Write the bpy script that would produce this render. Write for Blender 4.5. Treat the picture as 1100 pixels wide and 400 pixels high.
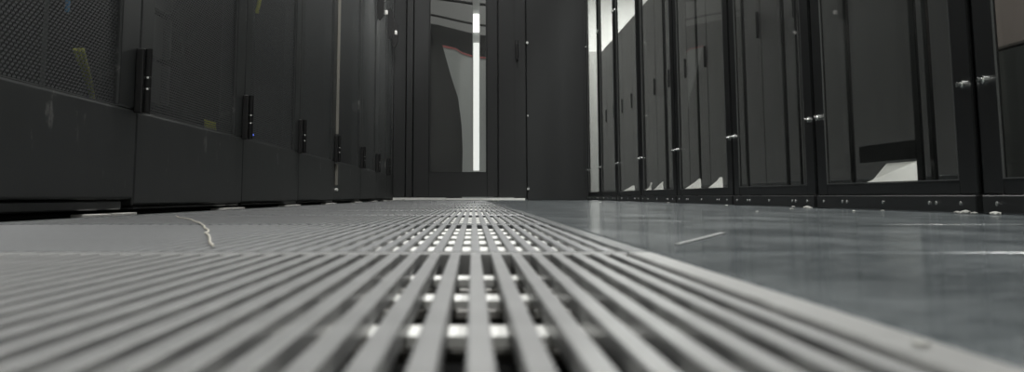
import bpy, bmesh, math, random
from mathutils import Vector
random.seed(4)
for o in list(bpy.data.objects): bpy.data.objects.remove(o, do_unlink=True)
S = bpy.context.scene
C = S.collection
PI = math.pi

# ------------------------------------------------------------------ camera
cam = bpy.data.objects.new('camera', bpy.data.cameras.new('camera')); C.objects.link(cam); S.camera = cam
cam.location = (0, 0, 0.025)
cam.rotation_euler = (PI/2 + math.atan(254/1400), 0, 0)          # a compact camera resting on the floor, tipped up
cam.data.sensor_width = 36; cam.data.lens = 1400/1100*36
cam.data.shift_x = 42/1100; cam.data.shift_y = -243/1100
cam.data.clip_start = 0.01; cam.data.clip_end = 100
cam.data.dof.use_dof = True; cam.data.dof.focus_distance = 3.2; cam.data.dof.aperture_fstop = 27

# ------------------------------------------------------------------ world, exposure
w = bpy.data.worlds.new('world'); S.world = w; w.use_nodes = True
w.node_tree.nodes['Background'].inputs[0].default_value = (0.9, 0.95, 1, 1)
w.node_tree.nodes['Background'].inputs[1].default_value = 0.02
S.view_settings.view_transform = 'Standard'; S.view_settings.look = 'None'
S.view_settings.exposure = 0.0; S.view_settings.gamma = 1.0; S.view_settings.use_curve_mapping = False
AISLE_POWER = 37; NEXT_POWER = 70; FAR_POWER = 122      # watts per ceiling fixture

# ------------------------------------------------------------------ materials
def mat(name, col, rough=.5, metal=0, spec=.5, noise=0, nscale=40, bump=0, bscale=300, coat=0, emit=None, estr=0, rvar=0):
    m = bpy.data.materials.new(name); m.use_nodes = True
    nt = m.node_tree; b = nt.nodes['Principled BSDF']
    b.inputs['Base Color'].default_value = (*col, 1); b.inputs['Roughness'].default_value = rough
    b.inputs['Metallic'].default_value = metal; b.inputs['Specular IOR Level'].default_value = spec
    b.inputs['Coat Weight'].default_value = coat
    if emit: b.inputs['Emission Color'].default_value = (*emit, 1); b.inputs['Emission Strength'].default_value = estr
    tc = nt.nodes.new('ShaderNodeTexCoord')
    if noise or rvar:
        n = nt.nodes.new('ShaderNodeTexNoise'); n.inputs['Scale'].default_value = nscale; n.inputs['Detail'].default_value = 5
        nt.links.new(tc.outputs['Object'], n.inputs['Vector'])
        if noise:
            r = nt.nodes.new('ShaderNodeValToRGB')
            r.color_ramp.elements[0].position = .3; r.color_ramp.elements[1].position = .7
            r.color_ramp.elements[0].color = (*[c*(1-noise) for c in col], 1)
            r.color_ramp.elements[1].color = (*[c*(1+noise) for c in col], 1)
            nt.links.new(n.outputs['Fac'], r.inputs['Fac']); nt.links.new(r.outputs['Color'], b.inputs['Base Color'])
        if rvar:
            mr = nt.nodes.new('ShaderNodeMapRange'); mr.inputs['To Min'].default_value = rough-rvar; mr.inputs['To Max'].default_value = rough+rvar
            mr.inputs['From Min'].default_value = .3; mr.inputs['From Max'].default_value = .7
            nt.links.new(n.outputs['Fac'], mr.inputs['Value']); nt.links.new(mr.outputs['Result'], b.inputs['Roughness'])
    if bump:
        n2 = nt.nodes.new('ShaderNodeTexNoise'); n2.inputs['Scale'].default_value = bscale; n2.inputs['Detail'].default_value = 2
        nt.links.new(tc.outputs['Object'], n2.inputs['Vector'])
        bp = nt.nodes.new('ShaderNodeBump'); bp.inputs['Strength'].default_value = bump; bp.inputs['Distance'].default_value = .0006
        nt.links.new(n2.outputs['Fac'], bp.inputs['Height']); nt.links.new(bp.outputs['Normal'], b.inputs['Normal'])
    return m

def glass_mat(name, tint, graze=.5):
    m = bpy.data.materials.new(name); m.use_nodes = True; nt = m.node_tree
    nt.nodes.remove(nt.nodes['Principled BSDF']); out = nt.nodes['Material Output']
    tr = nt.nodes.new('ShaderNodeBsdfTransparent'); tr.inputs[0].default_value = (*tint, 1)
    gl = nt.nodes.new('ShaderNodeBsdfGlossy'); gl.inputs['Roughness'].default_value = .02
    # thin pane: the same reflectance from either face, rising towards grazing
    ge = nt.nodes.new('ShaderNodeNewGeometry'); dp = nt.nodes.new('ShaderNodeVectorMath'); dp.operation = 'DOT_PRODUCT'
    nt.links.new(ge.outputs['Incoming'], dp.inputs[0]); nt.links.new(ge.outputs['Normal'], dp.inputs[1])
    def Mt(op, a_, b_):
        n = nt.nodes.new('ShaderNodeMath'); n.operation = op
        for i, v in enumerate((a_, b_)):
            if isinstance(v, (int, float)): n.inputs[i].default_value = v
            else: nt.links.new(v, n.inputs[i])
        return n.outputs[0]
    c = Mt('ABSOLUTE', dp.outputs['Value'], 0)
    f = Mt('ADD', Mt('MULTIPLY', Mt('POWER', Mt('SUBTRACT', 1, c), 5), graze), .025)
    mx = nt.nodes.new('ShaderNodeMixShader')
    nt.links.new(f, mx.inputs[0]); nt.links.new(tr.outputs[0], mx.inputs[1]); nt.links.new(gl.outputs[0], mx.inputs[2])
    nt.links.new(mx.outputs[0], out.inputs['Surface'])
    return m

def perforated_mat():
    """sheet steel with round holes on a triangular grid, 9 mm pitch (rows run in object Y and Z)"""
    m = mat('perforated_steel', (.095, .1, .1), rough=.45)
    nt = m.node_tree; b = nt.nodes['Principled BSDF']; out = nt.nodes['Material Output']
    tc = [n for n in nt.nodes if n.type == 'TEX_COORD'][0]
    sp = nt.nodes.new('ShaderNodeSeparateXYZ'); nt.links.new(tc.outputs['Object'], sp.inputs[0])
    P_ = .0088
    def M(op, a, bb=None):
        n = nt.nodes.new('ShaderNodeMath'); n.operation = op
        for i, v in enumerate((a, bb)):
            if v is None: continue
            if isinstance(v, (int, float)): n.inputs[i].default_value = v
            else: nt.links.new(v, n.inputs[i])
        return n.outputs[0]
    u = M('DIVIDE', sp.outputs['Y'], P_*math.sqrt(3)); v = M('DIVIDE', sp.outputs['Z'], P_)
    ds = []
    for off in (0, .5):
        fu = M('SUBTRACT', M('FRACT', M('ADD', u, off)), .5); fv = M('SUBTRACT', M('FRACT', M('ADD', v, off)), .5)
        fu = M('MULTIPLY', fu, math.sqrt(3))
        ds.append(M('ADD', M('MULTIPLY', fu, fu), M('MULTIPLY', fv, fv)))
    d = M('MINIMUM', ds[0], ds[1])
    hole = M('LESS_THAN', d, .415**2)
    tr = nt.nodes.new('ShaderNodeBsdfTransparent'); mx = nt.nodes.new('ShaderNodeMixShader')
    nt.links.new(hole, mx.inputs[0]); nt.links.new(b.outputs[0], mx.inputs[1]); nt.links.new(tr.outputs[0], mx.inputs[2])
    nt.links.new(mx.outputs[0], out.inputs['Surface'])
    return m

def floor_mat():
    m = mat('grey_laminate', (.1, .112, .118), rough=.2)
    nt = m.node_tree; b = nt.nodes['Principled BSDF']; tc = [n for n in nt.nodes if n.type == 'TEX_COORD'][0]
    def noise(scale, detail, map_=(1, 1, 1)):
        mp = nt.nodes.new('ShaderNodeMapping'); mp.inputs['Scale'].default_value = map_
        n = nt.nodes.new('ShaderNodeTexNoise'); n.inputs['Scale'].default_value = scale; n.inputs['Detail'].default_value = detail
        nt.links.new(tc.outputs['Object'], mp.inputs[0]); nt.links.new(mp.outputs[0], n.inputs['Vector']); return n
    a = noise(60, 6); s = noise(9, 4, (1, .5, 1)); sp = noise(420, 1)
    mix = nt.nodes.new('ShaderNodeMath'); mix.operation = 'ADD'; nt.links.new(a.outputs[0], mix.inputs[0]); nt.links.new(s.outputs[0], mix.inputs[1])
    r = nt.nodes.new('ShaderNodeValToRGB'); e = r.color_ramp.elements
    h = nt.nodes.new('ShaderNodeMath'); h.operation = 'MULTIPLY'; h.inputs[1].default_value = .5; nt.links.new(mix.outputs[0], h.inputs[0])
    e[0].position = .36; e[0].color = (.075, .09, .097, 1); e[1].position = .64; e[1].color = (.23, .253, .262, 1)
    nt.links.new(h.outputs[0], r.inputs[0])
    r2 = nt.nodes.new('ShaderNodeValToRGB'); r2.color_ramp.elements[0].position = .70; r2.color_ramp.elements[1].position = .76
    nt.links.new(sp.outputs[0], r2.inputs[0])
    mc = nt.nodes.new('ShaderNodeMixRGB'); mc.inputs[2].default_value = (.6, .61, .6, 1)
    nt.links.new(r2.outputs[0], mc.inputs[0]); nt.links.new(r.outputs[0], mc.inputs[1]); nt.links.new(mc.outputs[0], b.inputs['Base Color'])
    mr = nt.nodes.new('ShaderNodeMapRange'); mr.inputs['To Min'].default_value = .06; mr.inputs['To Max'].default_value = .22
    nt.links.new(s.outputs[0], mr.inputs['Value']); nt.links.new(mr.outputs[0], b.inputs['Roughness'])
    bp = nt.nodes.new('ShaderNodeBump'); bp.inputs['Strength'].default_value = .12; bp.inputs['Distance'].default_value = .0004
    nt.links.new(a.outputs[0], bp.inputs['Height']); nt.links.new(bp.outputs[0], b.inputs['Normal'])
    return m

M = dict(
    door=mat('charcoal_powder_coat', (.025, .0272, .0268), rough=.42, noise=.14, nscale=14, bump=.12, bscale=900),
    body=mat('black_steel', (.012, .0125, .0125), rough=.55),
    hinge=mat('black_hinge', (.009, .009, .009), rough=.4),
    frame=mat('black_aluminium', (.005, .0055, .0055), rough=.38, bump=.05),
    kick=mat('black_kick_plate', (.009, .0096, .0096), rough=.45),
    trimline=mat('pale_gasket', (.07, .073, .07), rough=.5),
    chrome=mat('bright_zinc', (.75, .77, .74), rough=.22, metal=1),
    screw=mat('zinc_screw', (.55, .56, .54), rough=.35, metal=.7),
    perf=perforated_mat(),
    glass=glass_mat('smoked_glass', (.86, .87, .86), .45),
    doorglass=glass_mat('door_glass', (.88, .89, .88), .5),
    tile=floor_mat(),
    tedge=mat('tile_edge_trim', (.17, .175, .17), rough=.35),
    slat=mat('brushed_aluminium_slat', (.275, .277, .275), rough=.3, metal=0, noise=.12, nscale=30),
    rim=mat('aluminium_rim', (.33, .33, .322), rough=.32, metal=0, noise=.1, nscale=40),
    slat2=mat('dark_reflection_slat', (.235, .24, .245), rough=.32, noise=.12, nscale=30),  # darker slat copy: the dark door's reflection is put into its colour
    rim2=mat('dark_reflection_rim', (.12, .127, .13), rough=.26, noise=.1, nscale=40),  # rim copy darkened to match, reflection included in the colour
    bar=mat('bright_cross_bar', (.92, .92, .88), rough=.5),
    rod=mat('dull_steel_rod', (.16, .155, .14), rough=.5, metal=.4),
    void=mat('dark_subfloor', (.02, .02, .02), rough=.9),
    wall=mat('white_paint', (.8, .8, .78), rough=.7),
    ceil=mat('white_ceiling', (.75, .75, .73), rough=.8),
    panel=mat('charcoal_wall_panel', (.0135, .0147, .0147), rough=.5, bump=.06),
    ldoor=mat('charcoal_door_paint', (.0125, .0134, .0134), rough=.45, bump=.06),
    sill=mat('aluminium_sill', (.88, .88, .84), rough=.45),
    screen=mat('grey_backdrop', (.3, .3, .295), rough=.8),
    locker=mat('grey_locker_paint', (.34, .34, .325), rough=.6),
    plate=mat('white_plate', (.85, .84, .8), rough=.6),
    pale=mat('pale_grey_paint', (.62, .61, .58), rough=.6),
    grey2=mat('next_row_grey', (.094, .09, .088), rough=.5, noise=.12, nscale=5),
    brown=mat('taupe_enclosure', (.46, .38, .35), rough=.55),
    dkgrey=mat('graphite_enclosure', (.08, .083, .08), rough=.5),
    yellow=mat('yellow_green_cable', (.9, .93, .12), rough=.45),
    blue=mat('blue_cable', (.08, .4, .8), rough=.45),
    red=mat('dull_red_edge', (.5, .14, .14), rough=.6),
    cloth=mat('light_grey_board', (.5, .51, .5), rough=.7),
    lit_edge=mat('lit_edge_strip', (.24, .23, .2), rough=.5),
    streak=mat('pale_streak', (.23, .24, .236), rough=.35),
    glint_line=mat('pale_glint', (.75, .71, .62), rough=.4),
    crumb_glint=mat('white_crumb_glint', (.42, .42, .39), rough=.8),
    light=mat('lit_diffuser', (.9, .9, .9), emit=(1, .98, .94), estr=4),
    strip=mat('lit_strip', (.9, .9, .9), emit=(1, 1, .97), estr=.85),
    strip2=mat('lit_strip_end', (.9, .9, .9), emit=(1, 1, .97), estr=3.2),
    led=mat('blue_led', (.1, .15, .9), emit=(.1, .2, 1), estr=1.5),
)

def add_scuffs(m, col=(.13, .13, .125), thr=.605, scale=7, stretch=(1, 1.6, 1)):
    nt = m.node_tree; b = nt.nodes['Principled BSDF']; tc = [n for n in nt.nodes if n.type == 'TEX_COORD'][0]
    mp = nt.nodes.new('ShaderNodeMapping'); mp.inputs['Scale'].default_value = stretch
    n = nt.nodes.new('ShaderNodeTexNoise'); n.inputs['Scale'].default_value = scale; n.inputs['Detail'].default_value = 8; n.inputs['Roughness'].default_value = .75
    nt.links.new(tc.outputs['Object'], mp.inputs[0]); nt.links.new(mp.outputs[0], n.inputs['Vector'])
    r = nt.nodes.new('ShaderNodeValToRGB'); r.color_ramp.elements[0].position = thr; r.color_ramp.elements[1].position = thr+.05
    nt.links.new(n.outputs['Fac'], r.inputs[0])
    mx = nt.nodes.new('ShaderNodeMixRGB'); mx.inputs[2].default_value = (*col, 1)
    src = b.inputs['Base Color'].links[0].from_socket
    nt.links.new(r.outputs[0], mx.inputs[0]); nt.links.new(src, mx.inputs[1]); nt.links.new(mx.outputs[0], b.inputs['Base Color'])
add_scuffs(M['door'])

# ------------------------------------------------------------------ mesh helpers (world coordinates in, object origin at its parent's base)
class MB:
    def __init__(s): s.bm = bmesh.new()
    def box(s, x0, x1, y0, y1, z0, z1, bev=0, seg=1):
        vs = [s.bm.verts.new((x, y, z)) for x in (x0, x1) for y in (y0, y1) for z in (z0, z1)]
        fs = [s.bm.faces.new([vs[i] for i in f]) for f in ((0,1,3,2),(4,6,7,5),(0,4,5,1),(2,3,7,6),(0,2,6,4),(1,5,7,3))]
        if bev:
            es = list({e for f in fs for e in f.edges})
            bmesh.ops.bevel(s.bm, geom=es, offset=bev, segments=seg, affect='EDGES', profile=.6)
        return s
    def cyl(s, p0, p1, r, n=12, r1=None):
        p0, p1 = Vector(p0), Vector(p1); d = (p1-p0).normalized()
        a = d.orthogonal().normalized(); b = d.cross(a)
        r1 = r if r1 is None else r1
        A = [s.bm.verts.new(p0+(a*math.cos(t)+b*math.sin(t))*r) for t in [2*PI*i/n for i in range(n)]]
        B = [s.bm.verts.new(p1+(a*math.cos(t)+b*math.sin(t))*r1) for t in [2*PI*i/n for i in range(n)]]
        for i in range(n): s.bm.faces.new((A[i], A[(i+1)%n], B[(i+1)%n], B[i]))
        s.bm.faces.new(A[::-1]); s.bm.faces.new(B)
        return s
    def tube(s, pts, r, n=8):
        pts = [Vector(p) for p in pts]; rings = []
        ref = Vector((.31, .2, .93))
        for i, p in enumerate(pts):
            d = (pts[min(i+1, len(pts)-1)]-pts[max(i-1, 0)]).normalized()
            a = d.cross(ref).normalized(); b = d.cross(a)
            rings.append([s.bm.verts.new(p+(a*math.cos(2*PI*k/n)+b*math.sin(2*PI*k/n))*r) for k in range(n)])
        for A, B in zip(rings, rings[1:]):
            for k in range(n): s.bm.faces.new((A[k], A[(k+1)%n], B[(k+1)%n], B[k]))
        s.bm.faces.new(rings[0][::-1]); s.bm.faces.new(rings[-1])
        return s
    def prism(s, pts, axis, a0, a1):
        """polygon pts in the plane across `axis`, extruded from a0 to a1"""
        def mk(p, a): return {'x': (a, p[0], p[1]), 'y': (p[0], a, p[1]), 'z': (p[0], p[1], a)}[axis]
        A = [s.bm.verts.new(mk(p, a0)) for p in pts]; B = [s.bm.verts.new(mk(p, a1)) for p in pts]
        n = len(pts)
        for i in range(n): s.bm.faces.new((A[i], A[(i+1)%n], B[(i+1)%n], B[i]))
        s.bm.faces.new(A[::-1]); s.bm.faces.new(B)
        return s
    def mesh(s, name, m, org=(0,0,0), smooth=False):
        bmesh.ops.recalc_face_normals(s.bm, faces=s.bm.faces)
        bmesh.ops.translate(s.bm, verts=s.bm.verts, vec=-Vector(org))
        me = bpy.data.meshes.new(name); s.bm.to_mesh(me); s.bm.free(); me.materials.append(M[m])
        if smooth:
            for p in me.polygons: p.use_smooth = True
        return me
    def build(s, name, m, parent=None, smooth=False, label=None):
        """link as ONE object; a child keeps its thing's origin, a top-level mesh gets its origin at its own base"""
        if parent is not None: org = WORG[parent.name]
        else:
            xs = [v.co for v in s.bm.verts]; n = len(xs)
            org = (sum(v.x for v in xs)/n, sum(v.y for v in xs)/n, min(v.z for v in xs))
        o = bpy.data.objects.new(name, s.mesh(name, m, org, smooth)); C.objects.link(o)
        WORG[o.name] = tuple(org)
        if parent is not None: o.parent = parent
        else: o.location = org
        if label: o['label'] = label
        return o
WORG = {}
def empty(name, loc):
    o = bpy.data.objects.new(name, None); o.empty_display_size = .1; C.objects.link(o); o.location = loc; WORG[o.name] = tuple(loc); return o
def tag(o, label, cat, group=None):
    o['label'] = label; o['category'] = cat
    if group: o['group'] = group
    return o
def struct(o, label, cat):
    o['kind'] = 'structure'; o['label'] = label; o['category'] = cat; return o
def inst(name, me, parent, loc):
    o = bpy.data.objects.new(name, me); C.objects.link(o); o.parent = parent; o.location = loc; return o
ORD = ['nearest', 'second', 'third', 'fourth', 'fifth', 'sixth', 'seventh', 'eighth', 'ninth', 'tenth', 'eleventh', 'twelfth', 'thirteenth', 'farthest']

# ------------------------------------------------------------------ dimensions (metres; X right, Y down the aisle, Z up)
XL, XR, D = -.51, .725, 8.5            # door planes of the two rows, end wall
TILE = .6
GX0, GX1 = -.46, .0815                 # grating column
TOP = 2.1; CEIL = 3.3
LEFT_SEAMS = [1.06, 1.99, 2.92, 3.86, 4.87, 6.0, 6.97, 7.85, 8.46]
RIGHT_SEAMS = [1.0, 1.92, 2.835, 3.74, 4.78, 5.79, 6.755, 7.64, 8.48]

# ------------------------------------------------------------------ room shell
b = MB().box(-2.2, 4.4, -3.2, 20.2, CEIL, CEIL+.1); struct(b.build('ceiling', 'ceil'), 'white ceiling high above the aisle', 'ceiling')
b = MB().box(-2.3, -2.2, -3.2, 20.2, -.4, CEIL); struct(b.build('wall_left', 'wall'), 'white wall behind the left cabinet row', 'wall')
b = MB().box(4.4, 4.5, -3.2, 20.2, -.4, CEIL); struct(b.build('wall_right', 'wall'), 'white wall beyond the glass-fronted racks', 'wall')
b = MB().box(-2.3, 4.5, 20.2, 20.3, -.4, CEIL); struct(b.build('wall_far', 'wall'), 'bright white far wall seen through the last glass door', 'wall')
b = MB().box(-2.3, 4.5, -3.3, -3.2, -.4, CEIL); struct(b.build('wall_near', 'wall'), 'white wall behind the camera', 'wall')

floor = empty('floor', (0, 0, 0)); struct(floor, 'raised floor of glossy blue-grey laminate tiles', 'floor')
MB().box(-2.2, 4.4, -3.2, 20.2, -.4, -.36).build('subfloor', 'void', floor)
MB().box(-2.2, -.62, -3.2, 20.2, -.035, 0).build('floor_slab', 'tile', floor)
MB().box(GX1+2*TILE+.001, 4.4, -3.2, 20.2, -.035, 0).build('floor_slab', 'tile', floor)
MB().box(-.62, GX1+2*TILE+.001, D+.16, 20.2, -.035, 0).build('floor_slab', 'tile', floor)
MB().box(-.62, GX1+2*TILE+.001, -3.2, -.6, -.035, 0).build('floor_slab', 'tile', floor)
MB().box(-.599, GX1-.001, -.599, -.001, -.035, 0).build('floor_slab', 'tile', floor)
MB().box(-.62, -.60, -.6, D+.16, -.36, 0).build('side_stringer', 'body', floor)
tm = MB().box(.0012, TILE-.0012, .0012, TILE-.0012, -.035, 0, .0012).mesh('floor_tile', 'tile')
em = MB().box(.0012, TILE-.0012, -.0022, .0012, -.035, -.0004).mesh('tile_edge_trim', 'tedge')
for r in range(-1, 15):
    for c in range(2):
        L = TILE if r < 14 else .26
        t = inst('floor_tile', tm, floor, (GX1+c*TILE, r*TILE, 0))
        if r == 14: t.scale.y = .43
        if 0 <= r: inst('tile_edge_trim', em, floor, (GX1+c*TILE, r*TILE, 0))

# ------------------------------------------------------------------ gratings down the aisle
PITCH = .0089; SW = .0046
xs = []; k = -60
while .0012+k*PITCH+SW/2 < GX1-.0125:
    x = .0012+k*PITCH
    if x-SW/2 > GX0+.014: xs.append(x)
    k += 1
SD0, SD1 = .0050, .0020               # slat depths: nearest panel, the others
slat_near = MB().box(-SW/2, SW/2, .0065, TILE-.0065, -SD0, 0, .00035).mesh('slat', 'slat')
slat_far = MB().box(-SW/2, SW/2, .0065, TILE-.0065, -SD1, 0, .0003).mesh('slat', 'slat2')
def rim_mesh(L, mt='rim'):
    m = MB()
    m.box(GX1-.0120, GX1-.001, .001, L-.001, -.03, .0003, .0008)
    m.box(GX0+.001, GX0+.0135, .001, L-.001, -.03, .0003, .0008)
    m.box(GX0+.0137, GX1-.0122, .001, .0065, -.03, .0003, .0008)
    m.box(GX0+.0137, GX1-.0122, L-.0065, L-.001, -.03, .0003, .0008)
    return m.mesh('rim', mt)
rim_near, rim_far = rim_mesh(TILE), rim_mesh(TILE, 'rim2')
def bar_mesh(dz, hw):
    m = MB(); W = GX1-GX0-.028
    n = 5                                                            # gently crowned flat bar
    pts = [(-hw+2*hw*i/n, -dz-.0005*((2*i/n-1)**2)) for i in range(n+1)] + [(hw, -dz-.003), (-hw, -dz-.003)]
    m.prism(pts, 'x', GX0+.0138, GX1-.0122)
    return m.mesh('cross_bar', 'bar')
bar_near, bar_far = bar_mesh(SD0+.0001, .0125), bar_mesh(SD1+.0001, .027)
rod_me = MB().cyl((GX0+.014, 0, 0), (GX1-.0125, 0, 0), .003, 8).mesh('tie_rod', 'rod')
sm = MB()
for x in xs: sm.box(x-SW/2, x+SW/2, .0065, TILE-.0065, -SD1, 0)
many_me = sm.mesh('slats', 'slat2')
for r in range(14):
    g = empty('floor_grating', (0, r*TILE, 0))
    lab = {0: 'nearest aluminium slat floor grating, blurred, filling the foreground'}.get(r,
          f'{ORD[r]} aluminium slat floor grating counting from the camera' if r < 13 else 'farthest aluminium slat floor grating, right before the end door sill')
    tag(g, lab, 'floor grating', 'slat floor gratings down the aisle')
    inst('rim', rim_near if r == 0 else rim_far, g, (0, 0, 0))
    if r < 2:
        for x in xs: inst('slat', slat_near if r == 0 else slat_far, g, (x, 0, 0))
    else:
        o = inst('slats', many_me, g, (0, 0, 0)); o['kind'] = 'stuff'
    for y in ([.112+.1*i for i in range(5)] if r == 0 else [.036]+[.11+.1*i for i in range(5)]):
        inst('cross_bar', bar_near if r == 0 else bar_far, g, (0, y, 0))
        if r < 2 and y+.05 < .58: inst('tie_rod', rod_me, g, (0, y+.05, -.016))

# ------------------------------------------------------------------ left row: perforated-door cabinets
def left_cabinet(i):
    y0, y1 = LEFT_SEAMS[i]+.002, LEFT_SEAMS[i+1]-.002
    t = empty('server_cabinet', (XL-.5, (y0+y1)/2, 0))
    n = len(LEFT_SEAMS)-1
    if i == 0: lab = 'nearest black perforated-door cabinet, cut by the left photo edge'
    elif i == 4: lab = 'black perforated-door cabinet with a pale vertical edge strip, left row'
    elif i == n-1: lab = 'last black perforated-door cabinet of left row, against the end door wall'
    else: lab = f'{ORD[i]} black perforated-door cabinet from the camera in left row'
    tag(t, lab, 'server cabinet', 'perforated-door cabinets, left row')
    xb, xf = XL-1.0, XL-.042
    zb = .012
    m = MB()
    m.box(xb, xf, y0, y0+.006, zb, TOP).box(xb, xf, y1-.006, y1, zb, TOP)
    m.box(xb, xb+.006, y0+.006, y1-.006, zb, TOP).box(xb, xf, y0+.006, y1-.006, TOP-.006, TOP).box(xb, xf, y0+.006, y1-.006, zb, zb+.02)
    m.build('body', 'body', t)
    for yy in (y0+.06, y1-.09):
        for xx in (XL-.22, XL-.95): MB().box(xx, xx+.03, yy, yy+.03, .0, .0118).build('foot', 'body', t)
    for yy in (y0+.07, y1-.05): MB().box(XL-.16, XL-.13, yy-.012, yy+.012, zb+.02, TOP-.006).build('mounting_rail', 'body', t)
    # door: stiles, rails and the solid lower panel are one pressed frame round the perforated sheet
    zd = .0205 if i == 0 else .0105
    L, Rr, zm = y0+.082, y1-.105, .153
    e = .004
    m = MB()
    m.box(XL-.035, XL, y0, L, zm, TOP-.01, e, 2).box(XL-.035, XL, Rr, y1, zm, TOP-.01, e, 2)
    m.box(XL-.035, XL, y0, y1, zd, zm+.0002, e, 2).box(XL-.0345, XL-.0005, L, Rr, TOP-.09, TOP-.011)
    d = m.build('door', 'door', t)
    MB().box(XL-.009, XL-.0075, L-.001, Rr+.001, zm-.001, TOP-.089).build('perforated_panel', 'perf', d)
    MB().box(XL-.007, XL-.001, L, Rr, zm, zm+.0016).build('panel_lip', 'trimline', d)
    # hinge on the near edge
    for zc in (.197, 1.9):
        h = .049; yh = y0-.026
        MB().box(XL+.0003, XL+.0125, yh, yh+.03, zc-h, zc+h, .002, 2).build('hinge', 'hinge', d)
        xp, yp = XL+.0185, yh+.006
        for za, zb_ in ((zc-h+.001, zc-.014), (zc-.011, zc+.003), (zc+.006, zc+h-.001)):
            MB().cyl((xp, yp, za), (xp, yp, zb_), .0057, 12).build('hinge_barrel', 'hinge', d, smooth=False)
        for za in (zc-.014, zc+.003): MB().cyl((xp, yp, za), (xp, yp, za+.003), .0045, 10).build('hinge_pin', 'chrome', d)
    # swing handle near the far edge
    yc = y1-.02 if i < 7 else y1-.2
    MB().prism([(XL+.0003, .965), (XL+.012, .95), (XL+.03, .985), (XL+.036, 1.05), (XL+.03, 1.11), (XL+.012, 1.15), (XL+.0003, 1.14)], 'y', yc-.018, yc+.01).build('handle', 'hinge', d)
    if i < 7: MB().box(XL+.0365, XL+.052, yc-.012, yc+.004, .985, 1.01, .003).build('lock_barrel', 'plate', d)
    # low rail under the door
    if i == 0: MB().box(XL-.03, XL-.004, y0, y1-.05, .006, .0188, .002).build('bottom_rail', 'door', t)
    else: MB().box(XL-.03, XL-.003, y0+.01, y1-.02, .0053, .0092, .001).build('bottom_rail', 'trimline', t)
    for yy in (y1-.24, y1-.1): MB().box(XL-.02, XL+.012, yy, yy+.08, -.0035, .0012, .0006).build('levelling_foot', 'pale', t)
    if i == 4:  # door edge catching light, its brightness put into the strip colour
        MB().box(XL+.0003, XL+.011, y0+.004, y0+.012, .252, TOP-.02, .001).build('edge_strip', 'lit_edge', d)
        MB().box(XL+.0003, XL+.011, y0+.004, y0+.012, .065, .143, .001).build('edge_strip', 'lit_edge', d)
        MB().cyl((XL+.012, y0+.004, .048), (XL+.0005, y0+.008, .048), .005, 14).build('lock_plug', 'plate', d)
    return t
for i in range(len(LEFT_SEAMS)-1): left_cabinet(i)

# equipment and cables just behind the perforated doors
def server(y0, y1, z0, z1, label, x=XL-.11):
    t = empty('rack_server', (x-.3, (y0+y1)/2, z0)); tag(t, label, 'server', 'servers behind the left perforated doors')
    MB().box(x-.6, x-.012, y0+.02, y1-.02, z0, z1-.002).build('chassis', 'dkgrey', t)
    MB().box(x-.0118, x, y0+.025, y1-.025, z0+.002, z1-.004, .002).build('bezel', 'pale' if 'pale' in label else 'grey2', t)
    for yy in (y0, y1-.02): MB().box(x-.01, x+.012, yy, yy+.018, z0+.004, z1-.006, .002).build('rack_ear', 'dkgrey', t)
for q, (z0, z1) in enumerate(((.2, .288), (.292, .38), (.384, .472))):
    server(2.14, 2.62, z0, z1, ['lowest dark server behind the second perforated door on the left', 'middle dark server behind the second perforated door on the left', 'top dark server behind the second perforated door on the left'][q])
server(1.2, 1.62, .32, .408, 'dark server high behind the nearest perforated door')
def cable(name, pts, r, m, label, grp):
    o = MB().tube(pts, r, 8).build(name, m, smooth=True); tag(o, label, 'cable', grp)
def curve(pts, n=6):
    P = [Vector(p) for p in pts]; out = []
    P = [P[0]*2-P[1]]+P+[P[-1]*2-P[-2]]
    for i in range(1, len(P)-2):
        for k in range(n):
            t = k/n; a, b_, c, d = P[i-1:i+3]
            out.append(.5*((2*b_)+(-a+c)*t+(2*a-5*b_+4*c-d)*t*t+(-a+3*b_-3*c+d)*t**3))
    out.append(P[-2]); return out
xc = XL-.046
for q in range(3):
    dy = .012*q
    cable('patch_cable', curve([(xc-.007*q, 1.85+dy*.3, .232), (xc-.007*q, 1.857+dy*.5, .224), (xc-.007*q, 1.882+dy, .203), (xc-.007*q, 1.915+dy*1.7, .165), (xc-.007*q, 1.93+dy*1.8, .1), (xc-.007*q, 1.93+dy*1.8, .04)]), .0028, 'yellow', ['leftmost', 'middle', 'rightmost'][q]+' yellow-green cable strand hanging behind the nearest perforated door', 'yellow cables')
for q in range(4):
    yy = 2.74+.03*q
    cable('patch_cable', curve([(xc, yy-.012, .182), (xc, yy-.006, .17), (xc, yy+.008, .15), (xc, yy+.012, .1)]), .0036, 'yellow', f'{["leftmost","second","third","rightmost"][q]} short yellow-green cable at the foot of the second perforated door', 'short yellow cables')
cable('patch_cable', curve([(xc-.02, 1.745, .5), (xc, 1.75, .4), (xc+.004, 1.755, .32), (xc+.004, 1.757, .272)]), .0035, 'blue', 'blue cable end at the top of the nearest perforated door', None)
cable('patch_cable', curve([(xc-.05, 3.58, .85), (xc-.04, 3.6, .65), (xc-.04, 3.61, .58), (xc-.05, 3.62, .53)]), .006, 'yellow', 'yellow-green cable end behind the third perforated door', None)
o = MB().box(XL+.0002, XL+.0016, 3.04, 3.046, .163, .167, .0005).build('status_lamp', 'led'); tag(o, 'tiny blue status lamp beside the second hinge', 'lamp')

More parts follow.
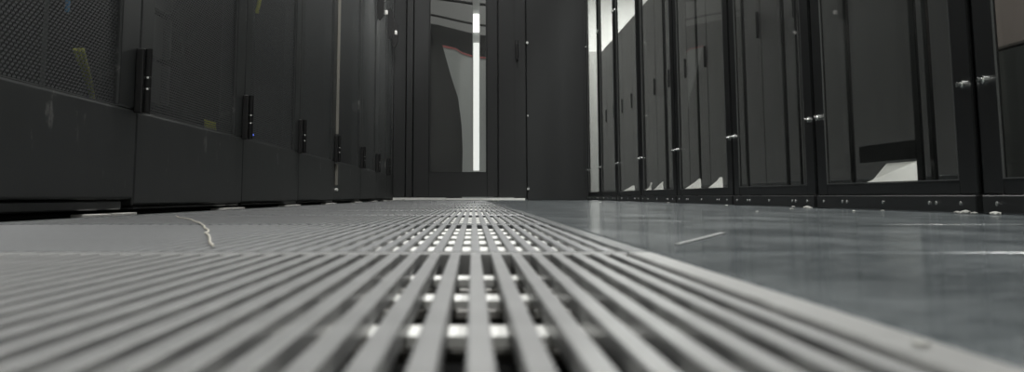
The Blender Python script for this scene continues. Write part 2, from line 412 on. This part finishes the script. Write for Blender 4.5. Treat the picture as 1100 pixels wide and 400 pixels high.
# ------------------------------------------------------------------ right row: racks with smoked-glass doors
REAR = {1: [], }
def right_rack(i):
    y0, y1 = RIGHT_SEAMS[i]+.003, RIGHT_SEAMS[i+1]-.003
    t = empty('glass_door_rack', (XR+.2, (y0+y1)/2, 0)); n = len(RIGHT_SEAMS)-1
    if i == 0: lab = 'nearest glass-door rack, cut by the right photo edge'
    elif i == n-1: lab = 'last glass-door rack of the right row, bright behind its glass'
    else: lab = f'{ORD[i]} black glass-door rack from the camera in right row'
    tag(t, lab, 'server rack', 'glass-door racks, right row')
    w = .072
    # corner posts
    for ya, yb in ((y0, y0+.036), (y1-.036, y1)):
        MB().box(XR+.0195, XR+.028, ya, yb, 0, TOP, .001).build('post', 'frame', t)
    for ya, yb in ((y0+.02, y0+.045),):
        MB().box(1.0, 1.008, ya, yb, 0, TOP, .001).build('rear_post', 'frame', t)
    MB().box(XR+.012, 1.035, y0, y1, TOP+.0005, TOP+.06, .002).build('top_frame', 'frame', t)
    MB().box(XR+.075, 1.035, y0+.07, y1-.07, .002, .03).build('base_tray', 'frame', t)
    # kick plate with screws
    kp = MB().box(XR+.008, XR+.019, y0+.01, y1-.01, .001, .0265, .0015).build('kick_plate', 'kick', t)
    W = y1-y0
    for f in (.075, .19, .225, .49, .74, .775, .93):
        yy = y0+f*W
        MB().cyl((XR+.0082, yy, .0145), (XR+.0062, yy, .0145), .003, 8).build('screw', 'screw', kp)
    # door frame
    m = MB()
    z0, z1 = .0285, TOP-.01; ys, ye = y0+.008, y1-.008
    m.box(XR+.012, XR+.019, ys, ys+w, z0, z1, .002).box(XR+.012, XR+.019, ye-w, ye, z0, z1, .002)
    m.box(XR+.0125, XR+.0185, ys+w, ye-w, z0, .0485, .001).box(XR+.0125, XR+.0185, ys+w, ye-w, z1-.08, z1)
    d = m.build('door', 'frame', t)
    MB().box(XR+.0145, XR+.0175, ys+w-.001, ye-w+.001, .0475, z1-.079).build('glass_pane', 'glass', d)
    g = MB(); a, c = ys+w, ye-w
    g.box(XR+.0115, XR+.0142, a, a+.003, .0486, z1-.08).box(XR+.0115, XR+.0142, c-.003, c, .0486, z1-.08).box(XR+.0115, XR+.0142, a+.003, c-.003, .0486, .0506)
    g.build('gasket', 'trimline', d)
    for yy in (ys+.03, ye-.03):
        for zz in (.19, .98):
            k = MB().cyl((XR+.012, yy, zz), (XR+.009, yy, zz), .0062, 14)
            k.cyl((XR+.009, yy, zz), (XR+.003, yy, zz), .0034, 12); k.cyl((XR+.003, yy, zz), (XR+.0015, yy, zz), .004, 12)
            k.build('knob', 'chrome', d)
    return t
racks = [right_rack(i) for i in range(len(RIGHT_SEAMS)-1)]

# fittings inside the right racks, seen through the smoked glass
def upright(i, y0, y1, x=1.0):
    MB().box(x, x+.006, y0, y1, .031, TOP, .001).build('inner_upright', 'frame', racks[i])
upright(1, 2.70, 2.735, .92); upright(2, 3.40, 3.425, .98); upright(3, 3.9, 3.912, .97); upright(3, 4.055, 4.085, .97); upright(6, 6.79, 6.81, .995)
MB().box(.992, .998, 2.95, 3.38, .108, .15).build('cross_rail', 'frame', racks[2])
def wedge(i, y0, y1, z1, slope, lab):
    m = MB(); yb = y0+.055*y0/.93                     # back edge shorter than the front edge
    q = [(.93, y0, .052), (.93, y1, .052), (.96, y1, .064), (.985, y0+slope, z1), (.985, yb, z1)]
    A = [m.bm.verts.new(p) for p in q]; B = [m.bm.verts.new((p[0]+.004, p[1], p[2]-.004)) for p in q]
    m.bm.faces.new(A); m.bm.faces.new(B[::-1])
    for k in range(5): m.bm.faces.new((A[k], A[(k+1) % 5], B[(k+1) % 5], B[k]))
    for yy in (y0+.06, y1-.06): m.box(.945, .949, yy, yy+.01, .0301, .056)          # short brackets down to the tray
    o = m.build('wedge_plate', 'plate')  # tilted pale plate tapering towards its far end
    tag(o, lab, 'plate', 'pale plates low behind the glass doors')
wedge(2, 2.76, 3.17, .102, .38, 'large pale wedge-shaped plate low behind the second glass door from the camera')
wedge(4, 4.94, 5.27, .1, .34, 'pale wedge-shaped plate behind the fourth glass door, right-hand of two')
wedge(5, 5.41, 5.86, .1, .36, 'pale wedge-shaped plate behind the fourth glass door, left-hand of two')
wedge(6, 6.49, 6.85, .1, .36, 'pale wedge-shaped plate behind the fifth glass door, right-hand of two')
wedge(6, 6.93, 7.26, .1, .36, 'pale wedge-shaped plate behind the fifth glass door, left-hand of two')
wedge(7, 7.63, 8.3, .09, .55, 'small far pale wedge-shaped plate behind the sixth glass door')
t = empty('equipment_enclosure', (1.2, 2.1, 0)); tag(t, 'taupe and dark grey enclosure behind the nearest glass door', 'enclosure')
MB().box(1.04, 1.4, 1.97, 2.72, .312, 1.2, .004).build('upper_panel', 'brown', t); MB().box(1.043, 1.4, 1.97, 2.72, .0005, .31, .004).build('lower_panel', 'dkgrey', t)

# ------------------------------------------------------------------ next row of cabinets beyond the racks
X2 = 1.75; yy = -.4; q = 0
n2 = 20
for q in range(n2):
    y0 = -.4+q*.92; y1 = y0+.914
    t = empty('storage_cabinet', (X2+.4, (y0+y1)/2, 0))
    tag(t, 'dark grey closed cabinet in the row beyond the glass-door racks', 'cabinet', 'closed cabinets in the next row')
    MB().box(X2+.03, X2+.8, y0, y1, .02, 1.975, .003).build('body', 'grey2', t)
    d = MB().box(X2, X2+.029, y0+.006, y1-.006, .1, 1.965, .004).build('door', 'grey2', t)
    MB().box(X2-.016, X2-.0005, y0+.05, y0+.075, .98, 1.14, .003).build('handle', 'hinge', d)
    MB().box(X2+.02, X2+.78, y0+.02, y1-.02, 0, .0198).build('plinth', 'body', t)
t = empty('wall_locker', (1.95, 20.0, 0)); tag(t, 'tall pale locker against the far wall, seen through the last glass door', 'locker')
MB().box(1.2, 2.6, 19.8, 20.19, .05, 2.2, .01).build('body', 'locker', t); MB().box(1.22, 1.9, 19.78, 19.799, .08, 2.17, .005).build('door', 'locker', t)
MB().box(1.91, 2.58, 19.78, 19.799, .08, 2.17, .005).build('door', 'locker', t); MB().box(1.25, 2.55, 19.85, 20.15, 0, .0498).build('plinth', 'body', t)

# ------------------------------------------------------------------ end of the aisle
wb = MB().box(.349, XR+.029, D, D+.03, 0, 2.3, .003).build('wall_back', 'panel'); struct(wb, 'plain charcoal panel right of the end door', 'wall')
for zz in (.072, 1.015): MB().cyl((.356, D, zz), (.356, D-.008, zz), .009, 10).build('bolt', 'chrome', wb)
MB().cyl((.356, D, .54), (.356, D-.006, .54), .006, 10).build('bolt', 'screw', wb)
MB().box(-.55, XR+.03, D, D+.05, 2.3005, 2.7).build('header_panel', 'panel', wb)
wl = MB().box(-.6, -.436, D+.01, D+.05, 0, 2.3, .003).build('wall_back_left', 'panel'); struct(wl, 'narrow charcoal panel left of the end door', 'wall')
dr = empty('door_1', (-.05, D, 0)); struct(dr, 'charcoal glazed door closing the end of the aisle', 'door')
m = MB().box(-.433, -.39, D-.012, D+.05, .018, 2.29, .003).box(.165, .345, D-.012, D+.05, .018, 2.29, .003).box(-.389, .164, D-.012, D+.05, 2.17, 2.29, .003)
fr = m.build('door_frame', 'ldoor', dr)
for xa, xb in ((-.45, -.37), (.13, .36)): MB().box(xa, xb, D+.0515, D+.06, .018, 2.29).build('door_stop', 'ldoor', fr)
MB().box(.262, .276, D-.012, D-.0125-.0006, .2, 2.2).build('frame_seam', 'body', fr)
gx0, gx1, gz = -.285, .091, .172
m = MB().box(-.386, gx0, D, D+.04, .02, 2.165, .003).box(gx1, .161, D, D+.04, .02, 2.165, .003)
m.box(gx0, gx1, D+.0005, D+.0395, .02, gz).box(gx0, gx1, D+.0005, D+.0395, 2.05, 2.1645)
lf = m.build('door_leaf', 'ldoor', dr)
MB().box(gx0-.002, gx1+.002, D+.016, D+.022, gz-.002, 2.052).build('glass_pane', 'doorglass', lf)
m = MB().box(gx0, gx0+.007, D-.001, D+.012, gz, 2.05).box(gx1-.007, gx1, D-.001, D+.012, gz, 2.05).box(gx0+.007, gx1-.007, D-.001, D+.012, gz, gz+.007)
m.build('glazing_bead', 'frame', lf)
h = MB().box(.277, .297, D-.017, D-.0125, .89, 1.03, .002)
h.box(.281, .293, D-.04, D-.0171, .985, 1.005, .002).box(.281, .293, D-.05, D-.0401, .9, 1.005, .003)
h.build('handle', 'hinge', fr)
s1 = MB().box(-.51, -.175, D-.06, D+.03, 0, .0155, .001).build('sill', 'sill', dr); MB().box(-.1735, .333, D-.06, D+.03, 0, .0125, .001).build('sill', 'sill', dr)

# things standing behind the end door
o = MB().prism([(-.222, 1.115), (-.165, .909), (-.109, .738), (-.082, .534), (-.075, .366), (-.08, .01), (.3, .01), (.3, 1.02), (.117, 1.026), (0, 1.04), (-.083, 1.067), (-.124, 1.095)], 'y', 9.6, 9.62)
o = o.build('leaning_board', 'cloth'); tag(o, 'light grey curved board with a dull red top edge behind the end door', 'board')
WORG[o.name] = tuple(o.location)
MB().prism([(-.224, 1.126), (-.222, 1.111), (-.124, 1.091), (-.083, 1.063), (0, 1.036), (.117, 1.022), (.3, 1.016), (.3, 1.026), (.117, 1.032), (0, 1.046), (-.083, 1.074), (-.124, 1.102)], 'y', 9.59, 9.599).build('edge_band', 'red', o)
t = empty('control_console', (-.1, 10.6, 0)); tag(t, 'black sloping-topped console in the dark behind the end door', 'console')
MB().prism([(-1.0, 0), (.5, 0), (.5, 1.21), (0, 1.3), (-.28, 1.37), (-1.0, 1.5)], 'y', 10.3, 10.9).build('body', 'body', t)
MB().prism([(-.9, .1), (-.12, .1), (-.12, 1.1), (-.9, 1.2)], 'y', 10.28, 10.2995).build('front_panel', 'hinge', t)
o = MB().tube(curve([(-.95, 9.9, CEIL-.001), (-.93, 9.9, 1.6), (-.8, 9.9, 1.47), (-.33, 9.9, 1.395), (0, 9.9, 1.325), (.3, 9.9, 1.29), (.45, 9.9, 1.31), (.52, 9.9, 1.5), (.53, 9.9, CEIL-.001)]), .009, 8).build('reflection_band', 'body', smooth=True); tag(o, 'lower dark band slanting behind the end door glass, modelled from a reflection', 'cable', 'reflection bands behind the end door')  # slanting reflection in the door glass, modelled as a dark tube
o = MB().tube(curve([(-1.05, 9.95, CEIL-.001), (-1.03, 9.95, 1.75), (-.8, 9.95, 1.61), (-.13, 9.95, 1.507), (.1, 9.95, 1.48), (.5, 9.95, 1.48), (.57, 9.95, 1.65), (.58, 9.95, CEIL-.001)]), .011, 8).build('reflection_band', 'body', smooth=True); tag(o, 'upper dark band slanting at the top of the end door glass, modelled from a reflection', 'cable', 'reflection bands behind the end door')  # second reflected band, also given solid form
t = empty('bright_strip', (.024, 9.4, .2)); tag(t, 'bright vertical strip glowing behind the end door glass', 'light')
MB().box(.003, .045, 9.4, 9.42, .205, 1.12, .002).build('lower_strip', 'strip', t); MB().box(.003, .045, 9.4, 9.42, 1.2, 1.33, .002).build('upper_strip', 'strip2', t)  # two emissive boxes with a break between them
MB().box(-.002, .05, 9.4205, 9.44, .0, 1.9, .002).build('backing_strip', 'cloth', t)

t = empty('backdrop_screen', (-.4, 11.5, 0)); tag(t, 'added mid grey screen hiding the bright far wall beyond the end door', 'backdrop')
MB().box(-1.5, .6, 11.5, 11.54, .03, 2.3, .004).build('panel', 'screen', t)  # added to darken what shows through the door glass
for xx in (-1.4, .45): MB().box(xx, xx+.08, 11.35, 11.69, 0, .0298, .003).build('foot', 'body', t)

# ------------------------------------------------------------------ small things and modelled glints on the floor
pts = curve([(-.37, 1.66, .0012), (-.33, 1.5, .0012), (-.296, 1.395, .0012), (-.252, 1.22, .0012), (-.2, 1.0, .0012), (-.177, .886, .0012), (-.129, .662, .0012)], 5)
o = MB().tube([(p.x+random.uniform(-.0015, .0015), p.y, .001) for p in pts], .0007, 6).build('glint_line', 'glint_line', smooth=True); tag(o, 'pale strand modelling a glint that curves across the second grating near the left cabinets', 'glint_line')  # specular glint along the slat edges, modelled as a thin strand
o = MB().prism([(.104, .69), (.107, .69), (.172, .905), (.168, .907)], 'z', .0002, .0007).build('floor_streak', 'streak'); tag(o, 'short pale streak on the laminate floor beside the second grating', 'streak')  # pale floor streak modelled as a thin raised strip
cr = [(.705, 1.93, .006), (.70, 1.885, .009), (.703, 1.86, .006), (.70, 1.78, .008), (.68, 2.2, .004), (.62, 2.16, .004), (.60, 2.5, .005), (.71, 2.82, .008), (.70, 2.9, .006), (.69, 2.72, .006), (.45, 2.1, .003), (.70, 4.75, .006), (.66, 3.45, .005), (.5, 5.2, .006), (.1, 5.9, .02), (-.40, 7.6, .012), (.0742, .2236, .0018)]  # last entry is a defocused glint on the grating rim, modelled as a fleck
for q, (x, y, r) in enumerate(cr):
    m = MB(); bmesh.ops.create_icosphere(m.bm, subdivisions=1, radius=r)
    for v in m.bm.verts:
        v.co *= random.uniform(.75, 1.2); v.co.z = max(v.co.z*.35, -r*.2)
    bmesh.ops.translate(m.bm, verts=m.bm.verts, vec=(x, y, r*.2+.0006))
    o = m.build('crumb_glint', 'crumb_glint'); tag(o, 'one of the tiny white crumbs of debris on the floor, the last a modelled glint', 'debris', 'white crumbs on the floor')

# ------------------------------------------------------------------ ceiling fixtures
def fixture(x, y, power, label, grp):
    t = empty('ceiling_light', (x, y, CEIL-.09)); tag(t, label, 'ceiling light', grp)
    MB().box(x-.15, x+.15, y-.62, y+.62, CEIL-.06, CEIL-.001, .004).build('housing', 'pale', t)
    MB().box(x-.13, x+.13, y-.6, y+.6, CEIL-.075, CEIL-.0605, .004).build('diffuser', 'light', t)
    l = bpy.data.lights.new('lamp', 'AREA'); l.shape = 'RECTANGLE'; l.size = .24; l.size_y = 1.15; l.energy = power; l.color = (1, .998, .98)
    o = bpy.data.objects.new('lamp', l); C.objects.link(o); o.parent = t; o.location = (0, 0, .01)
for q, y in enumerate((-.5, 1.9, 4.3, 6.7)): fixture(.05, y, AISLE_POWER, f'{ORD[q]} fluorescent ceiling light above the cabinet aisle', 'ceiling lights over the aisle')
for q, y in enumerate((1.0, 4.2, 7.4, 10.6, 13.8)): fixture(1.60, y, NEXT_POWER, f'{ORD[q]} added ceiling light, unseen, brightening the row behind the glass-door racks', 'added lights over the next passage')  # unseen fixtures added to light the cabinet fronts of the next row
for q, (x, y) in enumerate(((1.6, 18.4), (2.8, 18.4))): fixture(x, y, FAR_POWER, ['left', 'right'][q]+' added ceiling light, unseen, brightening the far white wall', 'added lights by the far wall')  # unseen fixtures added so the far wall shows bright
